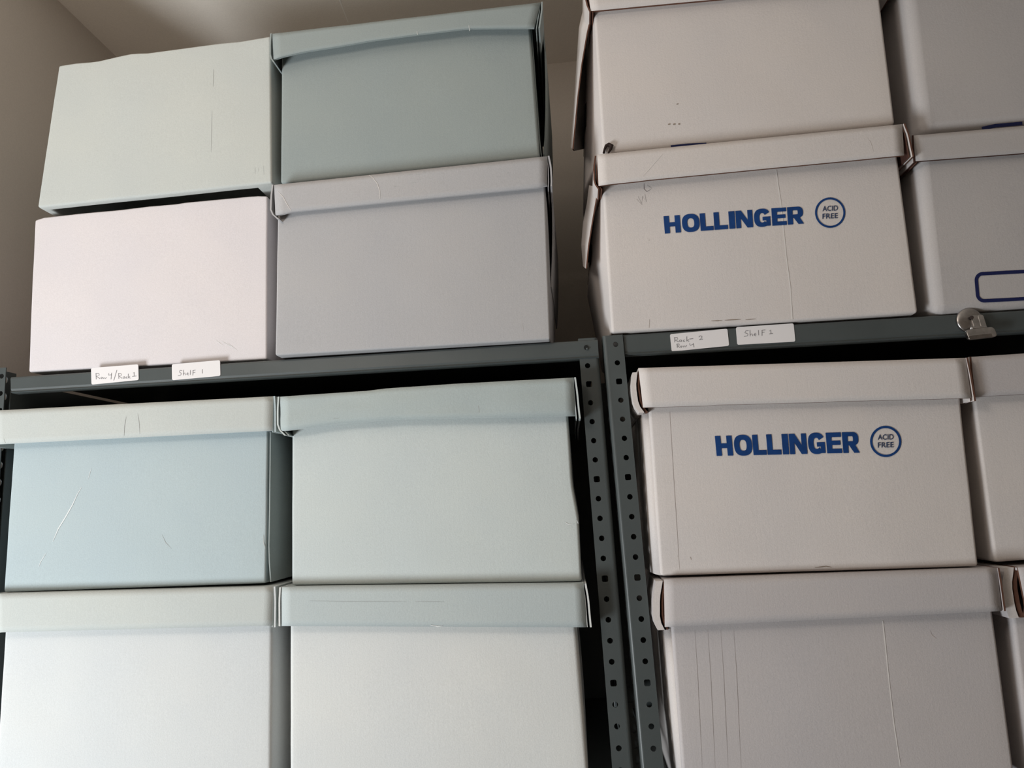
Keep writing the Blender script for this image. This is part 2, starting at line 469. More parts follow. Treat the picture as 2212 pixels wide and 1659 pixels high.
def seal(fr, cx, cy, r, th, slope, parent):
    V, F = ring(0, 0, r, r, r-th, r-th, n=48, p=2.0)
    V = [fr.on(cx+x, cy-y, 0.0007) for x, y in V]
    o = mesh('printed_ring', V, F, INK, parent)
    V, F = [], []
    for s, dy in (('ACID', 0.10), ('FREE', -0.40)):
        tv, tf = text_mesh(s)
        xs = [p[0] for p in tv]; wd = max(xs)-min(xs); mid = (max(xs)+min(xs))/2
        k = 1.02*r/wd; kh = 0.46*r
        pv = []
        for x, y in tv:
            X = (x-mid)*k; Yy = y/0.70*kh*0.72+dy*r + (0.02*r)
            pv.append(fr.on(cx+X, cy-Yy+slope*X, 0.0007))
        add(V, F, pv, tf)
    return mesh('small_printed_words', V, F, INKG, parent)
def frame_mark(fr, x0, y0, x1, y1, th, r, s0, s1, parent, x_end=None):
    """rounded rectangle outline, sheared so that it follows the board; s0 slope of horizontals, s1 lean of verticals"""
    V, F = [], []
    pts = []
    for cx, cy, a0 in ((x1-r, y0+r, -90), (x1-r, y1-r, 0), (x0+r, y1-r, 90), (x0+r, y0+r, 180)):
        for i in range(9):
            a = math.radians(a0+90*i/8); pts.append((cx, cy, math.cos(a), math.sin(a)))
    n = len(pts)
    for cx, cy, c, s in pts:
        for rr in (r, r-th):
            x, y = cx+rr*c, cy+rr*s
            V.append(fr.on(x+s1*(y-y0), y+s0*(x-x0), 0.0007))
    for i in range(n):
        j = (i+1) % n; F.append((2*i, 2*i+1, 2*j+1, 2*j))
    return mesh('printed_frame', V, F, INKN, parent)

# ================================================================== RACKS
XT = Vector((1, 0, 0)); 
def post_mesh(p0, ax, k0, k1, sq, fl, fr_, side, depthf, yback=False, wall=0.0016, shift=Vector((0, 0, 0))):
    """perforated angle post. p0 = centre of hole 0 on the front flange, ax = vector from one hole to the next,
    fl / fr_ = flange reach left / right of the holes, side = -1/+1 where the side flange turns back"""
    V, F = [], []
    up = ax.normalized(); pit = ax.length
    def cell(o, ex, half_l, half_r, kind):
        n = 16; out, inn = [], []
        for i in range(n):
            a = 2*math.pi*(i+0.5)/n; c, s = math.cos(a), math.sin(a)
            # rectangle boundary
            hx = half_r if c > 0 else half_l
            t = min(hx/abs(c) if abs(c) > 1e-6 else 1e9, (pit/2)/abs(s) if abs(s) > 1e-6 else 1e9)
            out.append((c*t, s*t))
            if kind == 'sq':
                h = 0.0040; t2 = min(h/abs(c), h/abs(s)); inn.append((c*t2, s*t2))
            elif kind == 'slot': inn.append((c*0.0048, s*0.0055))
            else: inn.append((c*0.0036, s*0.0036))
        # exact rectangle corners
        cor = {}
        res = []
        for i in range(n):
            res.append(out[i])
        vo = [o+ex*x-up*y for x, y in res]; vi_ = [o+ex*x-up*y for x, y in inn]
        corners = [o+ex*x-up*y for x, y in ((half_r, pit/2), (-half_l, pit/2), (-half_l, -pit/2), (half_r, -pit/2))]
        b = len(V); V.extend(vo+vi_+corners)
        cq = [math.atan2(pit/2, half_r), math.atan2(pit/2, -half_l), math.atan2(-pit/2, -half_l) % (2*math.pi), math.atan2(-pit/2, half_r) % (2*math.pi)]
        for i in range(n):
            j = (i+1) % n
            a0 = 2*math.pi*(i+0.5)/n; a1 = a0+2*math.pi/n
            poly = [b+i]
            for ci, ca in enumerate(cq):
                cc = ca
                if a0 < cc < a1 or a0 < cc+2*math.pi < a1: poly.append(b+2*n+ci)
            poly += [b+j, b+n+j, b+n+i]
            F.append(tuple(poly))
    Yv = Vector((0, 1, 0))
    if yback: Yv = Vector((0, -1, 0))
    R = 0.004
    for k in range(k0, k1+1):
        o = p0+ax*k+shift
        cell(o, XT, fl, fr_, 'sq' if k % 5 == sq else 'r')
        # bend
        e = fr_ if side > 0 else -fl
        segs = 5; prev = None
        for sgm in range(segs+1):
            a = math.pi/2*sgm/segs
            q = o+XT*(e+side*R*math.sin(a))+Yv*(R-R*math.cos(a))
            cur = (len(V), len(V)+1); V.append(q-up*(pit/2)*-1); V.append(q-up*(pit/2))
            if prev: F.append((prev[0], prev[1], cur[1], cur[0]))
            prev = cur
        # side flange with slots
        cell(o+XT*(e+side*R)+Yv*(R+depthf/2), Yv, depthf/2, depthf/2, 'slot')
    return V, F
def make_post(parent, name, **k):
    V, F = post_mesh(**k)
    o = mesh(name, V, F, METAL, parent)
    bm = bmesh.new(); bm.from_mesh(o.data); bmesh.ops.remove_doubles(bm, verts=bm.verts, dist=1e-5)
    bmesh.ops.recalc_face_normals(bm, faces=bm.faces); bm.to_mesh(o.data); bm.free()
    s = o.modifiers.new('thick', 'SOLIDIFY'); s.thickness = 0.0016; s.offset = 0
    return o

RD = 0.40                                             # rack depth
# right post of rack 1, left post of rack 2: holes 0..20 measured
h0, h20 = at(1266, 750.6, 0.0), at(1336.6, 1616, 0.0)
AX1 = (h20-h0)/20
g0, g20 = at(1329.8, 744, 0.0), at(1411.4, 1616.7, 0.0)
AX2 = (g20-g0)/20
print('hole pitch', AX1.length, AX2.length, AX1, AX2)
def kfloor(p, ax): return int((p.z-0.01)/-ax.z)
rack1 = tag(empty('shelving_rack', (at(640, 800, 0).x, RD/2, 0)), 'dark grey steel rack on the left, holding the blue, grey and pinkish boxes', 'shelving rack')
rack2 = tag(empty('shelving_rack', (at(2000, 700, 0).x, RD/2, 0)), 'dark grey steel rack on the right, a metal clip on its top beam', 'shelving rack')

K1 = kfloor(h0, AX1)
pr = dict(p0=h0, ax=AX1, k0=0, k1=K1, sq=2, fl=0.0100, fr_=0.0114, side=1, depthf=0.026)
make_post(rack1, 'post', **pr)
lp = at(2, 850, 0.0); off1 = Vector((lp.x-(h0+AX1*1).x, 0, lp.z-(h0+AX1*1).z))
make_post(rack1, 'post', **{**pr, 'p0': h0+off1, 'side': -1, 'fl': 0.012, 'fr_': 0.0060, 'depthf': 0.040, 'k1': kfloor(h0+off1, AX1)})
make_post(rack1, 'post', **{**pr, 'shift': Vector((0, RD, 0)), 'yback': True})
make_post(rack1, 'post', **{**pr, 'p0': h0+off1, 'side': -1, 'fl': 0.012, 'fr_': 0.0100, 'shift': Vector((0, RD, 0)), 'yback': True, 'k1': kfloor(h0+off1, AX1)})
K2 = kfloor(g0, AX2)
pq = dict(p0=g0, ax=AX2, k0=0, k1=K2, sq=2, fl=0.0122, fr_=0.0105, side=-1, depthf=0.026)
make_post(rack2, 'post', **pq)
make_post(rack2, 'post', **{**pq, 'shift': Vector((0, RD, 0)), 'yback': True})
off2 = Vector((0.92, 0, 0.92*0.004))
make_post(rack2, 'post', **{**pq, 'p0': g0+off2, 'side': 1, 'k1': kfloor(g0+off2, AX2)})
make_post(rack2, 'post', **{**pq, 'p0': g0+off2, 'side': 1, 'k1': kfloor(g0+off2, AX2), 'shift': Vector((0, RD, 0)), 'yback': True})

def beam(parent, tl, tr, br, bl, Yf, name='shelf', lipr=0.004, deck=True, dz=0.0):
    """shelf: C-shaped front edge with a rolled bottom lip, deck, back edge"""
    a, b, c, d_ = [at(x, y, Yf)+Vector((0, 0, dz)) for x, y in (tl, tr, br, bl)]
    def sect(top, bot):
        h = top.z-bot.z
        P = [(0.0 + 0.003, 0), (0.0009, -0.0009), (0, -0.003), (0, -h+0.006), (0.0008, -h+0.003), (-0.0012, -h+0.0012), (0.002, -h), (0.014, -h), (0.014, -h+0.0016), (0.004, -h+0.0016), (0.0016, -h+0.006), (0.0016, -0.0020)]
        return [Vector((lerp(top.x, bot.x, -z/h), Yf+y, top.z+z)) for y, z in P]
    A, B = sect(a, d_), sect(b, c)
    V = A+B; n = len(A); F = []
    for i in range(n):
        j = (i+1) % n; F.append((i, j, n+j, n+i))
    F.append(tuple(range(n))[::-1]); F.append(tuple(range(n, 2*n)))
    # deck and back edge
    t = 0.0014
    dv = [a+Vector((0, .003, -.0002)), b+Vector((0, .003, -.0002)), b+Vector((0, RD, -.0002)), a+Vector((0, RD, -.0002))]
    V2 = dv+[p+Vector((0, 0, -t)) for p in dv]
    add(V, F, V2, [(0,1,2,3), (7,6,5,4), (0,4,5,1), (1,5,6,2), (2,6,7,3), (3,7,4,0)])
    h = a.z-d_.z
    bv = [a+Vector((0, RD-.002, -.001)), b+Vector((0, RD-.002, -.001)), b+Vector((0, RD-.002, -h)), a+Vector((0, RD-.002, -h))]
    V3 = bv+[p+Vector((0, .0016, 0)) for p in bv]
    add(V, F, V3, [(0,1,2,3), (7,6,5,4), (0,4,5,1), (1,5,6,2), (2,6,7,3), (3,7,4,0)])
    o = mesh(name, V, F, METAL, parent)
    bm = bmesh.new(); bm.from_mesh(o.data); bmesh.ops.recalc_face_normals(bm, faces=bm.faces); bm.to_mesh(o.data); bm.free()
    return o
BY1, BY2 = -0.0022, 0.0022
s1 = beam(rack1, (22.5, 814), (1291, 732.5), (1293.5, 773), (24, 849), BY1)
s2 = beam(rack2, (1346, 722.5), (2900, 627), (2900, 678), (1350, 767), BY2)
DZ1 = at(640, 1716, BY1).z-lerp(s1b := at(22.5, 814, BY1), at(1291, 732.5, BY1), 0.487).z
beam(rack1, (22.5, 814), (1291, 732.5), (1293.5, 773), (24, 849), BY1, dz=DZ1)
DZ2 = at(1800, 1735, BY2).z-lerp(at(1346, 722.5, BY2), at(2900, 627, BY2), (1800-1346)/(2900-1346)).z
beam(rack2, (1346, 722.5), (2900, 627), (2900, 678), (1350, 767), BY2, dz=DZ2)
for rk, bt in ((rack1, ((22.5, 814), (1291, 732.5), (1293.5, 773), (24, 849), BY1)), (rack2, ((1346, 722.5), (2900, 627), (2900, 678), (1350, 767), BY2))):
    beam(rk, *bt, dz=-1.45)
def gap_blackout_back(parent, x0, x1, z0, z1):  # unseen sheet added so the gaps between the boxes stay black
    v, f = box_v(x0, x1, RD+0.0005, RD+0.0020, z0, z1)
    mesh('gap_blackout_back', v, f, METAL, parent)
ZT1 = at(22.5, 814, BY1).z-0.0035
gap_blackout_back(rack1, at(22, 849, 0).x-.01, h0.x+0.012, 0.2, ZT1)
v, f = box_v(lp.x+0.0035, lp.x+0.005, 0.012, RD-0.034, 0.2, ZT1)
mesh('gap_blackout_side', v, f, METAL, rack1)  # unseen sheet added to darken the gap below the left shelf
gap_blackout_back(rack2, g0.x-0.012, g0.x+0.93, 0.2, g0.z+0.006)
# screw heads at the beam ends
def screw(p, r, parent):
    V, F = [], []
    n = 16
    for rr, y in ((r, 0), (r, -0.0010), (r*0.72, -0.0020), (r*0.3, -0.0023)):
        for i in range(n): V.append(p+Vector((rr*math.cos(2*math.pi*i/n), y, rr*math.sin(2*math.pi*i/n))))
    for k in range(3):
        for i in range(n): j = (i+1) % n; F.append((k*n+i, k*n+j, (k+1)*n+j, (k+1)*n+i))
    F.append(tuple(range(3*n, 4*n)))
    return mesh('screw_head', V, F, METAL, parent, smooth=True)
hp = at(1266, 750.6, BY1-0.0006)
Vh, Fh = [], []
for i in range(20): Vh.append(hp+Vector((0.0030*math.cos(2*math.pi*i/20), 0, 0.0034*math.sin(2*math.pi*i/20))))
Vh += [v+Vector((0, -0.0002, 0)) for v in Vh]
mesh('bolt_hole_shade', Vh, [tuple(range(20, 40))]+[(i, (i+1) % 20, 20+(i+1) % 20, 20+i) for i in range(20)], mat('painted_bolt_hole_shade', (0.012, 0.013, 0.013), 0.5), rack1)  # dark disc painted as the shade inside the hole
screw(at(1268.5, 753.5, BY1-0.0006), 0.0016, rack1)

# ------------------------------------------------------------------ paper labels
class Flat:
    def __init__(s, Y): s.Y = Y
    def on(s, px, py, off=0): p = at(px, py, s.Y); return Vector((p.x, s.Y-off, p.z))
def paper_label(quad, Y, parent, writing):
    c = [at(x, y, Y) for x, y in quad]
    r = 0.0026; V = []
    n = 4
    for i in range(4):
        p = c[i]; a = (c[(i+3) % 4]-p).normalized(); b = (c[(i+1) % 4]-p).normalized()
        for k in range(7):
            t = k/6; q0, q1 = p+a*r, p+b*r
            V.append(q0*(1-t)**2+p*2*t*(1-t)+q1*t*t)
    m = len(V)
    V = [v+Vector((0, -0.00045, 0)) for v in V]+V
    F = [tuple(range(m))]+[(i, m+i, m+(i+1) % m, (i+1) % m) for i in range(m)]
    o = mesh('paper_label', V, F, PAPER, parent)
    bm = bmesh.new(); bm.from_mesh(o.data); bmesh.ops.recalc_face_normals(bm, faces=bm.faces); bm.to_mesh(o.data); bm.free()
    strokes(Flat(Y-0.0005), writing, PEN, o, 'handwriting', off=0.0002, taper=False)
    return o
def zz(sc, ox, oy, lst, w_):
    return [([(ox+x/sc, oy+y/sc) for x, y in pts], w_) for pts in lst]
k = 3.319
paper_label([(197, 795), (299, 787), (300, 821), (198, 831)], BY1-0.0003, rack1, zz(k, 0, 400, [
    [(690,1392),(688,1350)], [(686,1350),(708,1350),(712,1362),(692,1370),(716,1388)], [(722,1384),(728,1376),(736,1380),(730,1388),(722,1384)],
    [(738,1380),(744,1388),(750,1380),(755,1388),(764,1378)], [(780,1348),(778,1362),(800,1360)], [(800,1346),(796,1392)], [(838,1326),(816,1400)],
    [(852,1388),(850,1350)], [(848,1350),(868,1352),(870,1364),(853,1368),(876,1386)], [(892,1372),(882,1376),(884,1386),(893,1384),(894,1372),(898,1386)],
    [(912,1372),(904,1376),(905,1384),(914,1384)], [(920,1352),(920,1385)], [(932,1370),(922,1377),(934,1385)], [(955,1348),(962,1342),(962,1370)], [(948,1372),(978,1368)]], 1.3))
paper_label([(371.5, 787), (475.5, 778), (476.5, 812), (372, 821.5)], BY1-0.0003, rack1, zz(k, 0, 400, [
    [(1306,1330),(1290,1328),(1286,1340),(1300,1350),(1296,1362),(1276,1366)], [(1316,1325),(1314,1364)], [(1314,1352),(1324,1346),(1330,1362)], [(1340,1352),(1352,1350),(1346,1344),(1338,1356),(1352,1362)],
    [(1366,1326),(1364,1360)], [(1384,1328),(1382,1364)], [(1382,1330),(1402,1326)], [(1382,1346),(1400,1342)], [(1450,1320),(1450,1350)]], 1.3))
k = 3.607
paper_label([(1447, 722), (1571, 710), (1575, 747), (1451, 759.5)], BY2-0.0003, rack2, zz(k, 1220, 300, [
    [(856,1585),(856,1550)], [(850,1550),(876,1548),(880,1560),(858,1568),(888,1582)], [(904,1566),(892,1570),(894,1580),(906,1578),(908,1566),(912,1580)], [(934,1566),(922,1570),(924,1580),(936,1578)],
    [(950,1540),(950,1578)], [(966,1562),(952,1570),(968,1578)], [(970,1560),(1000,1556)], [(1044,1545),(1054,1534),(1068,1538),(1066,1552),(1046,1566),(1076,1560)],
    [(876,1628),(874,1600)], [(870,1600),(890,1598),(892,1608),(876,1612),(896,1626)], [(904,1614),(900,1620),(908,1626),(914,1618),(904,1614)], [(920,1612),(926,1624),(934,1612),(940,1622),(950,1608)], [(972,1594),(976,1610),(1000,1600)], [(1000,1592),(1006,1624)]], 1.5))
paper_label([(1589.5, 707), (1714, 698.5), (1718, 738), (1592.5, 745)], BY2-0.0003, rack2, zz(k, 1220, 300, [
    [(1432,1494),(1410,1496),(1402,1510),(1426,1520),(1424,1534),(1396,1540)], [(1442,1490),(1444,1538)], [(1444,1526),(1456,1518),(1464,1536)], [(1474,1526),(1492,1522),(1482,1514),(1472,1528),(1490,1536)],
    [(1508,1490),(1510,1530)], [(1536,1490),(1536,1534)], [(1534,1492),(1562,1488)], [(1536,1508),(1556,1506)], [(1594,1498),(1604,1488),(1606,1518)], [(1592,1520),(1622,1516)]], 1.5))

# ================================================================== CARTONS
DEP = 0.315
mm = 0.001
def box(quad, Y, m, label, group=None, depth=DEP, lidq=None, lidY=None, lidkw=None, left=None, right=None, lidmat=None, edge=None, bodykw=None, name='storage_box', **fk):
    fr = Front(quad, Y, **fk)
    e = thing(name, fr, depth, label, 'box', group)
    b = body(fr, depth, m, e, **(bodykw or {}))
    lf = None; lo = None
    if lidq:
        lf = Front(lidq, lidY, **(lidkw or {}))
        lo = lid(lf, depth+(Y-lidY)+0.006, lidmat or m, edge or m, e, left, right)
    return e, fr, b, lf, lo
GL = 'archive boxes of the left rack'; GR = 'archive boxes of the right rack'

# --- A: pale green carton without a lid, top left
A = box([(126, 141), (584, 77), (587, 394), (80, 448)], -0.009, PALE_GREEN,
        'pale green-grey lidless box at top left by the wall, resting on the pinkish box', GL, bulge=0.002, seed=3,
        ftop=[(0, 0), (.08, .5*mm), (.18, -1.5*mm), (.33, 3*mm), (.36, 3.5*mm), (.42, 1*mm), (.6, .5*mm), (.78, 0), (.86, -1.5*mm), (1, 0)],
        bodykw=dict(bev=0.0035, lb=0.004, rb=0.001, hollow=(0.045, 1, 2, 0.09)))
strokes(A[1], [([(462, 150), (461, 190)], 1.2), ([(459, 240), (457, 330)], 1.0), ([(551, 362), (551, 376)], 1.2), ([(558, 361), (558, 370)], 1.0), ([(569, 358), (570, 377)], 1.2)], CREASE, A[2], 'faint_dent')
# --- D: pinkish white open carton below it
Dq = [(75, 471), (577, 420), (576, 776), (61, 804)]
D = box(Dq, 0.006, PINK_WHITE, 'pinkish white open box on the left rack between the wall and the grey-white box', GL, bulge=0.0015, seed=5, depth=0.30,
        ftop=[(0, -3*mm), (.03, 0), (.2, .6*mm), (.36, -.3*mm), (.5, .8*mm), (.62, 0), (.64, .8*mm), (.95, .4*mm), (1, -2*mm)],
        bodykw=dict(bev=0.0028, lb=0.003, rb=0.002))
strokes(D[1], [([(466, 735), (482, 747)], 1.2), ([(478, 737), (505, 752)], 1.0), ([(490, 740), (512, 757)], 1.2)], SCUFF_HILITE, D[2], 'scuff_mark')
# standing inner rim that carries the box above it
fD = D[1]
rim_z = min((A[1].pt(0, 1).z), (A[1].pt(1, 1).z))
for xx, uu in ((A[1].c[3].x+0.006, 0.0), (fD.c[1].x-0.003, 1.0)):
    za = lerp(A[1].c[3], A[1].c[2], 0.03 if uu == 0 else 0.97).z-0.0004
    zb = lerp(fD.c[0], fD.c[1], uu).z-0.012
    v, f = box_v(xx-0.0016, xx+0.0016, 0.030, 0.29, zb, za)
    mesh('inner_rim', v, f, PINK_WHITE, D[0])
# --- B: blue-grey lidded carton, top
B = box([(608, 90), (1143, 30), (1166, 338), (605.5, 396)], -0.004, BLUE_GREY,
        'blue-grey box with an arched drooping lid, topmost of the left rack, under the ceiling', GL, bulge=0.001, seed=8,
        lidq=[(588, 73), (1168, 5), (1154, 60), (591, 127)], lidY=-0.024,
        lidkw=dict(bulge=0.000, seed=4, wob=0.0005, fbot=[(0, -1.5*mm), (.025, 1.5*mm), (.12, 6*mm), (.25, 8*mm), (.38, 11*mm), (.55, 12*mm), (.75, 12*mm), (.9, 5*mm), (1, 0)]),
        left=dict(gap=.002, splay=.002, drop=.005, tuck=.006), right=dict(gap=.003, splay=.003, drop=.002, double=True),
        bodykw=dict(bev=0.004, rb=0.004))
def curved_side(pts, Y0, Y1, t, m, parent, back_dx, name='outer_side_flap', edge=None):
    """second layer of a carton side standing off the body; pts follow its front edge in the photo"""
    rows = []
    for x, y in pts:
        p = at(x, y, Y0); rows.append([Vector((p.x+back_dx*(k/5)**0.7, lerp(Y0, Y1, k/5), p.z)) for k in range(6)])
    return sheet(rows, t, m, edge or m, parent, name)
curved_side([(1171, 62), (1176, 110), (1178, 180), (1178, 240), (1176, 300), (1173, 334)], 0.030, 0.28, 0.0022, BLUE_GREY, B[0], 0.002)
curved_side([(1147, 64), (1152, 140), (1158, 220), (1163, 290), (1168, 334)], 0.004, 0.26, 0.0014, BLUE_GREY, B[0], 0.001)
# torn nicks under the lid
for x, y, l in ((901, 70, 5), (1013, 57, 10)):
    v, f = stroke(Flat(-0.0246), [(x, y-2), (x+1, y+l)], 3.2, None, None, None, off=0.0)
    v2 = [p+Vector((0, 0.001, 0)) for p in v]
    mesh('torn_nick', v+v2, f, SCUFF_HILITE, B[4])
# --- C: grey-white lidded carton under B
C = box([(600, 425), (1176, 362), (1189, 733), (594, 768)], -0.014, GREY_WHITE,
        'grey-white lidded box right of the pinkish box, under the topmost blue-grey box', GL, bulge=0.0005, seed=11,
        lidq=[(592, 399.5), (1182, 337.5), (1182, 403), (595, 460)], lidY=-0.025,
        lidkw=dict(bulge=-0.0005, seed=6, wob=0.0004, fbot=[(0, -4*mm), (.02, -3.5*mm), (.06, -.5*mm), (.5, 0), (.97, 0), (1, 1.5*mm)]),
        left=dict(gap=.003, splay=.003, drop=.006, tuck=.012), right=dict(gap=.0035, splay=.002, drop=.002, double=True, tuck=.001),
        bodykw=dict(bev=0.003, rb=0.004, lb=.002))
curved_side([(1188, 405), (1192, 440), (1193, 500), (1192, 560), (1189, 620)], 0.03, 0.28, 0.002, GREY_WHITE, C[0], 0.002)
strokes(C[3], [([(797, 378), (806, 385), (815, 397), (820, 412), (821, 430)], 1.3), ([(600, 412), (612, 425), (620, 440), (629, 455)], 1.2)], SCUFFW, C[4], 'crease_line')
rs = random.Random(4)
strokes(C[3], [([(x, y), (x+rs.uniform(4, 11), y-rs.uniform(.2, .8))], 0.9) for x, y in [(rs.uniform(830, 1130), 0) for _ in range(26)] for y in [405-(x-700)*0.105+rs.uniform(-20, 18)]], CREASE, C[4], 'fine_surface_cracks')['kind'] = 'stuff'
strokes(C[1], [([(1128, 700), (1130, 714)], 1.2)], CREASEW, C[2], 'small_crease')
# --- E: blue-grey carton, lower left
E_ = box([(31, 935), (579, 905), (573.5, 1260), (7, 1279.5)], -0.012, BLUE_PALE,
        'blue-grey box with a pale lid and a long diagonal scratch on its front', GL, bulge=0.001, seed=14,
        lidq=[(-13, 887), (590.5, 856), (589, 930.5), (-11, 960)], lidY=-0.024, lidmat=PALE_GREEN, lidkw=dict(bulge=0.0005, seed=9, wob=.0004),
        right=dict(gap=.0018, splay=.001, drop=.002, double=True), left=dict(gap=.002),
        bodykw=dict(bev=0.003, rb=0.001))
curved_side([(585, 933), (584.5, 1000), (583.5, 1100), (582, 1180), (583, 1215), (586, 1257)], -0.010, 0.28, -0.0016, BLUE_GREY, E_[0], 0.001)
strokes(E_[1], [([(198, 1012), (191, 1035)], 1.2), ([(177, 1053), (168, 1068), (158, 1090), (142, 1118), (127, 1142), (115, 1170)], 2.6), ([(100, 1195), (88, 1214), (84, 1225)], 1.5)], SCUFF_HILITE, E_[2], 'scratch')
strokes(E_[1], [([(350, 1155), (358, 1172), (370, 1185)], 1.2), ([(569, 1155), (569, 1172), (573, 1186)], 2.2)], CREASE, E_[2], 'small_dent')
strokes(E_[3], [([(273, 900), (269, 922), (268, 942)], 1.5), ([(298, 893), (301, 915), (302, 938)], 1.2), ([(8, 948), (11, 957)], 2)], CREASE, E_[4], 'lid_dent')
# --- F: misty blue carton, lower middle
F_ = box([(630, 880), (1224, 855), (1257, 1256.5), (629.5, 1264.5)], -0.010, COOL_GREY,
        'light blue-grey box with a wavy dented lid, under the left beam beside the post', GL, bulge=0.0005, seed=17,
        fright=[(0, 0), (.3, -1.0*mm), (.48, -2*mm), (.6, 1*mm), (.66, 2.5*mm), (.70, 2.2*mm), (.8, 1.5*mm), (1, 0)],
        lidq=[(604.5, 857), (1239.5, 815.5), (1242, 898), (607, 926)], lidY=-0.024, lidmat=MIST,
        lidkw=dict(bulge=0.001, seed=21, wob=0.0022, fbot=[(0, -3.5*mm), (.05, -2.5*mm), (.18, 3*mm), (.4, 5.5*mm), (.6, 4*mm), (.68, 3*mm), (.9, 0.5*mm), (1, 0)],
                   ftop=[(0, 0), (.1, .3*mm), (.3, .2*mm), (.37, 1.8*mm), (.6, 2*mm), (.8, 1*mm), (1, 0)]),
        left=dict(gap=.002, splay=.001, drop=.006, tuck=.010, double=True), right=dict(gap=.002, splay=.003, drop=.004, double=True),
        bodykw=dict(bev=0.004, rb=0.002))
strokes(F_[1], [([(1217, 1128), (1224, 1133), (1236, 1132)], 3), ([(1242, 1124), (1245, 1131)], 4)], SCUFF_HILITE, F_[2], 'dent_highlight')  # pale strokes paint the light caught on the dent
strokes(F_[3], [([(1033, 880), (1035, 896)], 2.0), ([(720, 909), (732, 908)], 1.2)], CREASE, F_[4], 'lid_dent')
# --- G: bottom left
G_ = box([(10, 1340), (588, 1326), (585, 1712), (-14, 1729)], -0.012, SOFTWHITE,
        'ivory white box with a pale green-grey lid, bottom left of the left rack', GL, bulge=0.001, seed=23,
        lidq=[(-13, 1283), (591, 1267), (587.5, 1351.5), (-12, 1366.5)], lidY=-0.024, lidmat=PALE_GREEN, lidkw=dict(bulge=0.0005, seed=12, wob=.0004),
        right=dict(gap=.002, splay=.001, drop=.002, double=True), left=dict(gap=.002), bodykw=dict(bev=0.005, rb=0.002))
# --- H: bottom middle
H_ = box([(625, 1330), (1244, 1330), (1272, 1672), (625, 1713)], -0.012, IVORY,
        'ivory white box with a flat blue-green lid, bottom of the left rack beside the post', GL, bulge=0.0015, seed=27,
        lidq=[(608, 1268.5), (1261.5, 1260.5), (1266, 1355), (608.5, 1352.5)], lidY=-0.024, lidmat=SEA, lidkw=dict(bulge=0.0003, seed=15, wob=.0003),
        left=dict(gap=.0015, splay=.000, drop=.000, double=True), right=dict(gap=.0028, splay=.002, drop=.000, double=True, tuck=.0),
        bodykw=dict(bev=0.006, rb=0.002))
strokes(H_[3], [([(930, 1350), (945, 1353), (956, 1352)], 3)], SCUFF_HILITE, H_[4], 'lid_nick')
strokes(H_[3], [([(668, 1298), (750, 1299), (880, 1299)], .8), ([(896, 1299), (960, 1300)], .8)], CREASE, H_[4], 'crease_line')

# ---------------------------------------------------------------- right rack, white printed cartons
LS = dict(gap=.010, splay=.0, drop=.004, tuck=.012, t=.003, up=-.004, fwd=-.004)
def bulgeshape(top, mid, bot):
    def f(d, v):
        a = min(1, d/0.35)**0.8*(1 if d < .7 else max(0, (1-d)/.3)**.6)
        return a*prof([(0, top), (.5, mid), (1, bot)], v)
    return f
# --- I: top box
I_ = box([(1278, -60), (1886, -120), (1934, 267), (1303.5, 331.5)], -0.002, WHITE,
        'plain white box on top of the right rack, stacked on the uppermost printed box', GR, bulge=0.001, seed=31,
        lidq=[(1263, -70), (1892, -133), (1898, -34), (1276, 24)], lidY=-0.014, lidkw=dict(bulge=0, seed=2, wob=.0003), edge=KRAFT,
        left=dict(gap=.003, splay=.001, drop=.002, tuck=.004, inner=KRAFT, double=True), right=dict(gap=.002),
        bodykw=dict(bev=0.004, lb=0.026, lshape=bulgeshape(.15, .6, 1.0), rb=.002))
def outer_flap(front_pts, dark_pts, Yf, Yb, parent, m=WHITE):
    """loose outer layer of the side: leans out and back from its crease"""
    rows = []
    for (x0, y0), (x1, y1) in zip(front_pts, dark_pts):
        a_ = at(x1, y1, Yf); b_ = at(x0, y0, Yf+0.05)
        rows.append([a_, lerp(a_, b_, .5), b_, b_+Vector((0.006, 0.05, 0.020*(len(rows)/4)**2)), b_+Vector((0.030, 0.13, 0.065*(len(rows)/4)**2))])
    return sheet(rows, -0.0018, m, KRAFT, parent, 'outer_side_flap')
def hand_hole_shade(fr, depth, lb, shape, d0, d1, v0, v1, parent):  # dark sheet on the side, painting the shade inside the cut-out
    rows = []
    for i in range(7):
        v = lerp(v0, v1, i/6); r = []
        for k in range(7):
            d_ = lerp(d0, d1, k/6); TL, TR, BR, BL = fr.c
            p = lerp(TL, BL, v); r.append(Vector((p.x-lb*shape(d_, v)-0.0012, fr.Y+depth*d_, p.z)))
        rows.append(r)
    return sheet(rows, 0.0006, HOLE_SHADE, HOLE_SHADE, parent, 'hand_hole_shade')
HOLE_SHADE = mat('painted_hand_hole_shade', (0.02, 0.016, 0.014), 0.9)
hand_hole_shade(I_[1], DEP, 0.026, bulgeshape(.15, .6, 1.0), 0.30, 0.62, 0.52, 0.66, I_[2])
outer_flap([(1264, 10), (1253, 60), (1248, 130), (1243, 210), (1235, 318)], [(1281, 24), (1270, 70), (1258, 140), (1249, 215), (1239, 322)], 0.012, 0.27, I_[0])
strokes(I_[1], [([(1449, 316.5), (1487, 312.8), (1526, 311)], 6.0)], INKN, I_[2], 'printed_mark', taper=False)
strokes(I_[1], [([(1443, 269), (1448, 268)], 2.5), ([(1454, 269), (1459, 268)], 3), ([(1465, 268.5), (1469, 268)], 3.2), ([(1461, 226), (1465, 225)], 2)], DIRT, I_[2], 'small_specks', taper=False)
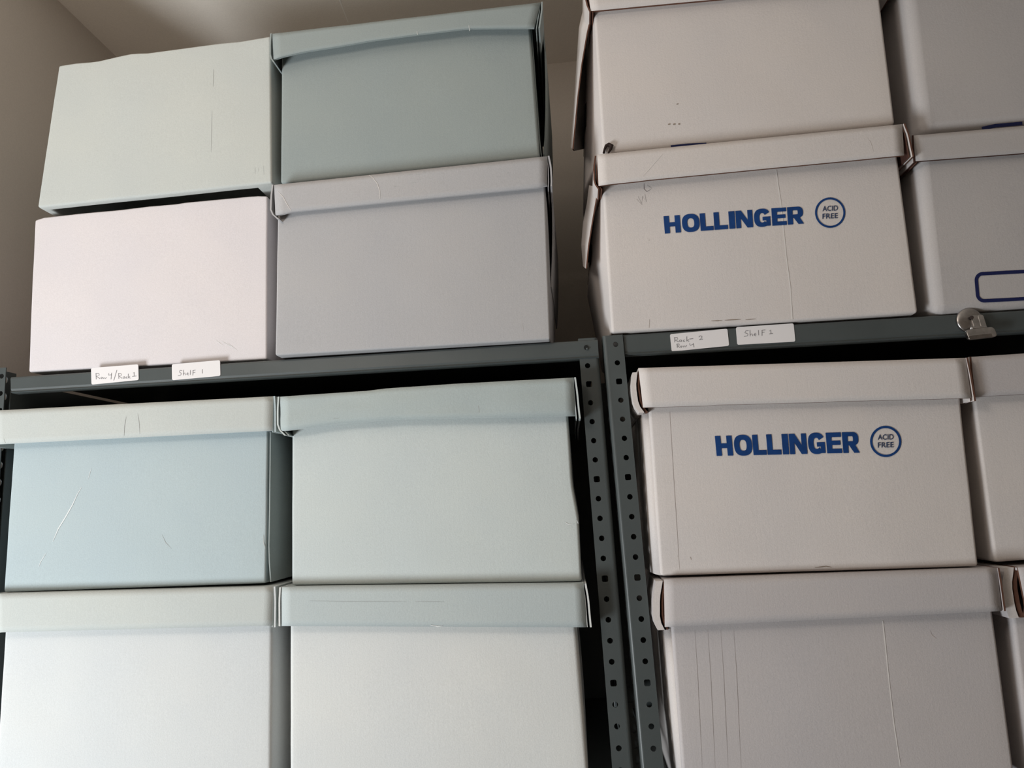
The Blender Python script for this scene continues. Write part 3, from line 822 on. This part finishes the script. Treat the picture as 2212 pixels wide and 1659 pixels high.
# --- J: HOLLINGER, upper
J_ = box([(1300, 370), (1936, 308), (1984, 675.5), (1321.5, 718.5)], -0.004, WHITE,
        'white box with blue printed word and pencil scrawl, standing on the right rack top shelf', GR, bulge=0.001, seed=33,
        lidq=[(1289.5, 334), (1949, 268), (1953, 335.5), (1293, 402)], lidY=-0.020, lidkw=dict(bulge=0, seed=7, wob=.0005, fbot=[(0, 0), (.03, .8*mm), (.14, 1*mm), (.15, 1.6*mm), (.5, 1*mm), (1, 0)]), edge=KRAFT,
        left=dict(gap=.004, splay=.001, drop=.005, tuck=.006, edge=KRAFT, inner=KRAFT, double=True, up=-.002), right=dict(gap=.005, splay=.005, drop=.003, inner=DARKKRAFT, double=True),
        bodykw=dict(bev=0.004, lb=0.022, lshape=bulgeshape(.35, 1.0, .25), rb=.002))
hand_hole_shade(J_[1], DEP, 0.022, bulgeshape(.35, 1.0, .25), 0.30, 0.62, 0.30, 0.44, J_[2])
outer_flap([(1275, 400), (1270, 440), (1262, 480), (1258, 530), (1262, 575)], [(1294, 405), (1288, 440), (1281, 480), (1273, 530), (1268, 580)], 0.012, 0.27, J_[0])
printed_word(J_[1], ((1433, 467.5), (1734, 446.5), (1736, 484), (1436, 505)), J_[2])
seal(J_[1], 1792.3, 460.3, 32.8, 4.3, -0.06, J_[2])
strokes(J_[1], [([(1676, 368), (1680, 400), (1686, 440), (1692, 500), (1698, 560), (1706, 620), (1711, 690)], 3.2)], SCUFFW, J_[2], 'vertical_crease', taper=False)
strokes(J_[1], [([(1391, 396), (1391, 408), (1397, 414), (1406, 409)], 1.3), ([(1398, 400), (1408, 407)], 1.2), ([(1375, 430), (1387, 443)], 1.2), ([(1378, 424), (1386, 440), (1388, 424), (1396, 436), (1393, 420)], 1.3)], PENCIL, J_[2], 'pencil_scrawl')
strokes(J_[1], [([(1403, 690), (1402, 709)], 1.5), ([(1536, 693.5), (1560, 692.5)], 2), ([(1565, 692), (1600, 690)], 2), ([(1610, 691), (1632, 689)], 1.6), ([(1401, 519), (1403, 519)], 2)], DIRT, J_[2], 'grime_marks')
strokes(J_[3], [([(1431, 334), (1415, 352), (1400, 370), (1388, 384)], 1.6), ([(1870, 296), (1880, 308), (1886, 328)], 1.2)], SCUFFW, J_[4], 'crease_line')
# --- K: right neighbour, frame mark
K_ = box([(1981, 318), (2610, 270), (2646, 632), (2020, 679)], -0.002, WHITE3,
        'white box with a blue outlined rectangle, on the top shelf behind the metal clip', GR, bulge=0.0015, seed=35,
        lidq=[(1973, 293), (2615, 236), (2618, 300), (1977, 348.5)], lidY=-0.012, lidkw=dict(bulge=0, seed=8, wob=.0004), edge=DARKKRAFT,
        left=dict(gap=.001, splay=.000, drop=.002, inner=KRAFT, double=True), bodykw=dict(bev=0.012, lb=0.002))
frame_mark(K_[1], 2103, 589, 2330, 655, 7.5, 18, -0.052, 0.08, K_[2])
# --- L: top right
L_ = box([(1948, -80), (2590, -130), (2630, 233), (1993, 285)], 0.000, WHITE3,
        'white box with rounded left edge at the top right corner of the photo', GR, bulge=0.0015, seed=37,
        lidq=[(1940, -120), (2596, -170), (2600, -92), (1944, -40)], lidY=-0.012, lidkw=dict(bulge=0, seed=8, wob=.0004), edge=DARKKRAFT,
        left=dict(gap=.001, splay=.000, drop=.002), bodykw=dict(bev=0.012, lb=0.004))
strokes(L_[1], [([(2121, 278), (2150, 272), (2208, 267)], 9.0)], INKN, L_[2], 'printed_mark', taper=False)
# --- N: HOLLINGER, lower
N_ = box([(1399, 850), (2073, 835), (2115, 1223.5), (1427, 1244.5)], -0.008, WHITE,
        'white box with large blue printed word, directly under the right beam', GR, bulge=0.001, seed=41,
        lidq=[(1379, 795), (2085.5, 773), (2098, 860), (1389, 880.5)], lidY=-0.020, lidkw=dict(bulge=0, seed=17, wob=.0005, fbot=[(0, 0), (.2, 0), (.205, .7*mm), (.58, .2*mm), (.6, .9*mm), (.78, .2*mm), (1, 0)]), edge=KRAFT,
        left=dict(gap=.0055, splay=-.001, drop=.006, tuck=.006, t=.0065, edge=WHITE, inner=KRAFT, inner_edge=KRAFT, inner_t=.0022, double=True, up=-.005, fwd=-.003), right=dict(gap=.0015, splay=.001, drop=.004, double=True),
        bodykw=dict(bev=0.004, lb=0.003, rb=.001))
def side_strip(pts_l, pts_r, Y, parent, m=WHITE):
    """rounded corner where the side layer wraps round to the front, a little behind it"""
    rows = []
    for (x0, y0), (x1, y1) in zip(pts_l, pts_r):
        b_ = at(x1, y1, Y); a_ = at(x0, y0, Y+0.016)
        rows.append([b_+Vector((.003, .001, 0)), b_, lerp(a_, b_, .55)+Vector((-.0012, -.002, 0)), a_, a_+Vector((0, 0.25, 0))])
    o = sheet(rows, 0.0015, m, m, parent, 'side_layer')
    for p in o.data.polygons: p.use_smooth = True
    return o
side_strip([(1384, 890), (1390, 980), (1397, 1100), (1405, 1236)], [(1400, 888), (1407, 980), (1415, 1100), (1427, 1243)], -0.004, N_[0])
printed_word(N_[1], ((1543.5, 942), (1853, 933), (1856.5, 978), (1547.5, 985)), N_[2])
seal(N_[1], 1912.3, 953.7, 33.8, 5.0, -0.03, N_[2])
strokes(N_[1], [([(1446, 890), (1450, 960), (1456, 1060), (1464, 1180), (1467, 1230)], 2.2)], CREASEW, N_[2], 'vertical_crease')
strokes(N_[1], [([(1491, 1203), (1493, 1209)], 2.2), ([(1463, 1201), (1465, 1202)], 1.5), ([(1760, 1226), (1784, 1223), (1796, 1225)], 2)], DIRT, N_[2], 'small_specks')
# --- O: right of N
O_ = box([(2098, 830), (2740, 818), (2790, 1165), (2150, 1215)], 0.004, WHITE,
        'white box at the right edge, right of the lower blue-printed box', GR, bulge=0.001, seed=43,
        lidq=[(2097, 771), (2760, 728), (2768, 824), (2107, 857)], lidY=-0.010, lidkw=dict(bulge=0.0, seed=18, wob=.0004), lidmat=WHITE2, edge=KRAFT,
        left=dict(gap=.0005, splay=0, drop=.001), bodykw=dict(bev=0.004, lb=0.002))
# --- P: bottom white box
P_ = box([(1447, 1310), (2141, 1290), (2196, 1700), (1479, 1732)], -0.008, WHITE2,
        'white box with a plain lid under the lower printed box, ribbed creases along its left', GR, bulge=0.0015, seed=47,
        lidq=[(1434, 1252), (2153.5, 1227), (2164, 1320), (1436, 1354.5)], lidY=-0.020, lidkw=dict(bulge=0, seed=27, wob=.0004), edge=KRAFT,
        left=dict(gap=.005, splay=.001, drop=.004, tuck=.006, t=.0085, edge=WHITE, inner=KRAFT, inner_edge=KRAFT, inner_t=.0022, double=True, up=-.002, fwd=-.003), right=dict(gap=.001, splay=.001, drop=.000, double=True),
        bodykw=dict(bev=0.004, lb=0.003, rb=.002))
side_strip([(1432, 1362), (1440, 1460), (1448, 1560), (1466, 1728)], [(1449, 1357), (1457, 1460), (1466, 1560), (1482, 1731)], -0.004, P_[0])
strokes(P_[1], [([(1906, 1341), (1912, 1400), (1918, 1460), (1929, 1560), (1944, 1655)], 3.0)], SCUFFW, P_[2], 'vertical_crease', taper=False)
strokes(P_[1], [([(1500+i*14, 1360), (1506+i*14, 1450), (1516+i*14, 1659)], 1.1) for i in range(0, 7, 2)], RIB, P_[2], 'faint_ribs')
strokes(P_[1], [([(2008, 1362), (2012, 1372), (2022, 1380)], 1.5)], CREASEW, P_[2], 'scuff_mark')
# --- Q: bottom right
Q_ = box([(2188, 1330), (2830, 1300), (2880, 1650), (2232, 1692)], -0.002, WHITE2,
        'white box at the bottom right corner, its torn lid showing brown board inside', GR, bulge=0.001, seed=49,
        lidq=[(2204, 1226), (2840, 1190), (2846, 1285), (2214, 1330)], lidY=-0.016, lidkw=dict(bulge=0, seed=29, wob=.0004, fleft=[(0, -3*mm), (.5, 0), (.8, 2*mm), (1, 0)]), edge=KRAFT,
        left=dict(gap=.008, splay=.003, drop=.003, tuck=.006, t=.011, edge=WHITE, inner=KRAFT, inner_edge=KRAFT, inner_t=.005, double=True, fwd=-.004), bodykw=dict(bev=0.004, lb=0.004, rb=.002))

# ================================================================== CLIP
YC = BY2-0.0015
cc = at(2093, 693, YC)
clip = tag(empty('magnetic_clip', cc), 'shiny nickel magnetic clip on the right rack beam', 'clip')
def px2m(n): return n*0.000585
def dome(c, r, h, name, parent, th=0.004, tilt=0.0):
    V, F = [], []; n = 40; prof_ = [(r, 0), (r*1.0, -th*.7), (r*.95, -th), (r*.80, -th-h*.35), (r*.55, -th-h*.75), (r*.25, -th-h*.95), (0.0004, -th-h)]
    for rr, y in prof_:
        for i in range(n): V.append(c+Vector((rr*math.cos(2*math.pi*i/n), y, rr*math.sin(2*math.pi*i/n))))
    for k in range(len(prof_)-1):
        for i in range(n): j = (i+1) % n; F.append((k*n+i, (k+1)*n+i, (k+1)*n+j, k*n+j))
    F.append(tuple(range(n)))
    return mesh(name, V, F, CHROME, parent, smooth=True)
dome(cc, px2m(28), 0.003, 'disc', clip, th=0.003)
def rounded_plate(c, w_, h, th, r, name, parent, rot=0.0, y0=0.0, lean=0.0):
    pts = []
    for cx, cz, a0 in ((w_/2-r, h/2-r, 0), (-w_/2+r, h/2-r, 90), (-w_/2+r, -h/2+r, 180), (w_/2-r, -h/2+r, 270)):
        for i in range(7):
            a = math.radians(a0+90*i/6); pts.append((cx+r*math.cos(a), cz+r*math.sin(a)))
    V = []; n = len(pts)
    for y in (y0, y0-th):
        for x, z in pts:
            X = x*math.cos(rot)-z*math.sin(rot); Z = x*math.sin(rot)+z*math.cos(rot)
            V.append(c+Vector((X, y+lean*z, Z)))
    F = [tuple(range(n)), tuple(range(n, 2*n))[::-1]]+[(i, n+i, n+(i+1) % n, (i+1) % n) for i in range(n)]
    o = mesh(name, V, F, CHROME, parent)
    bm = bmesh.new(); bm.from_mesh(o.data); bmesh.ops.recalc_face_normals(bm, faces=bm.faces); bm.to_mesh(o.data); bm.free()
    bevel(o, 0.0009, 3, 40); return o
rounded_plate(at(2115, 722, YC-0.012), px2m(60), px2m(24), 0.006, 0.0045, 'clamp_pad', clip, rot=0.05, lean=0.25)
rounded_plate(at(2116, 727, YC-0.019), px2m(50), px2m(10), 0.0022, 0.002, 'pad_lip', clip, rot=0.05)
rounded_plate(at(2105, 700, YC-0.004), px2m(16), px2m(42), 0.005, 0.003, 'lever', clip, rot=-0.12, lean=0.30)
rounded_plate(at(2117, 698, YC-0.003), px2m(13), px2m(38), 0.006, 0.003, 'lever', clip, rot=-0.06, lean=0.30)
# spring barrel between the levers
def tube(p0, p1, r, name, m, parent, n=18):
    a_ = (p1-p0).normalized(); s_ = a_.orthogonal().normalized(); t_ = a_.cross(s_)
    V = [];
    for p in (p0, p1):
        for i in range(n): V.append(p+s_*r*math.cos(2*math.pi*i/n)+t_*r*math.sin(2*math.pi*i/n))
    F = [(i, (i+1) % n, n+(i+1) % n, n+i) for i in range(n)]+[tuple(range(n))[::-1], tuple(range(n, 2*n))]
    o = mesh(name, V, F, m, parent, smooth=False); bevel(o, r*0.2, 2, 40); return o
tube(at(2098, 711, YC-0.012), at(2130, 709, YC-0.012), 0.0032, 'spring_barrel', CHROME, clip)
tube(at(2099, 686, YC-0.0075), at(2099, 686, YC-0.0095), 0.0024, 'rivet', SCRAP, clip)
# ================================================================== SCRAP on the lid of J
zt = J_[3].pt(0.05, 0)
sp = Vector((zt.x, -0.006, zt.z))
V, F = [], []
path = [(1304, 331, 2.6), (1306, 322, 2.8), (1309, 315, 3.4), (1315, 312, 4.6), (1321, 315, 5.0), (1319, 322, 3.6), (1314, 331, 1.8)]
n = 10
YS = -0.006
for k_, (x, y, r) in enumerate(path):
    c = at(x, y, YS); r = r*0.00062
    x0, y0, _a = path[max(0, k_-1)]; x1, y1, _b = path[min(len(path)-1, k_+1)]
    t_ = (at(x1, y1, YS)-at(x0, y0, YS)).normalized(); s_ = Vector((0, 1, 0)); u_ = t_.cross(s_)
    for i in range(n):
        a_ = 2*math.pi*i/n; rr = r*(1+0.25*noise.noise(Vector((k_*1.3, i*1.1, 0))))
        V.append(c+u_*rr*math.cos(a_)+s_*rr*math.sin(a_))
for k_ in range(len(path)-1):
    for i in range(n): j = (i+1) % n; F.append((k_*n+i, k_*n+j, (k_+1)*n+j, (k_+1)*n+i))
F += [tuple(range(n)), tuple(range((len(path)-1)*n, len(path)*n))[::-1]]
sc_ = empty('crumpled_scrap', at(1312, 331, YS))
tag(sc_, 'tiny dark brown crumpled scrap on the lid corner of the upper printed box', 'scrap')
mesh('scrap_piece', V, F, SCRAP, sc_, smooth=True)
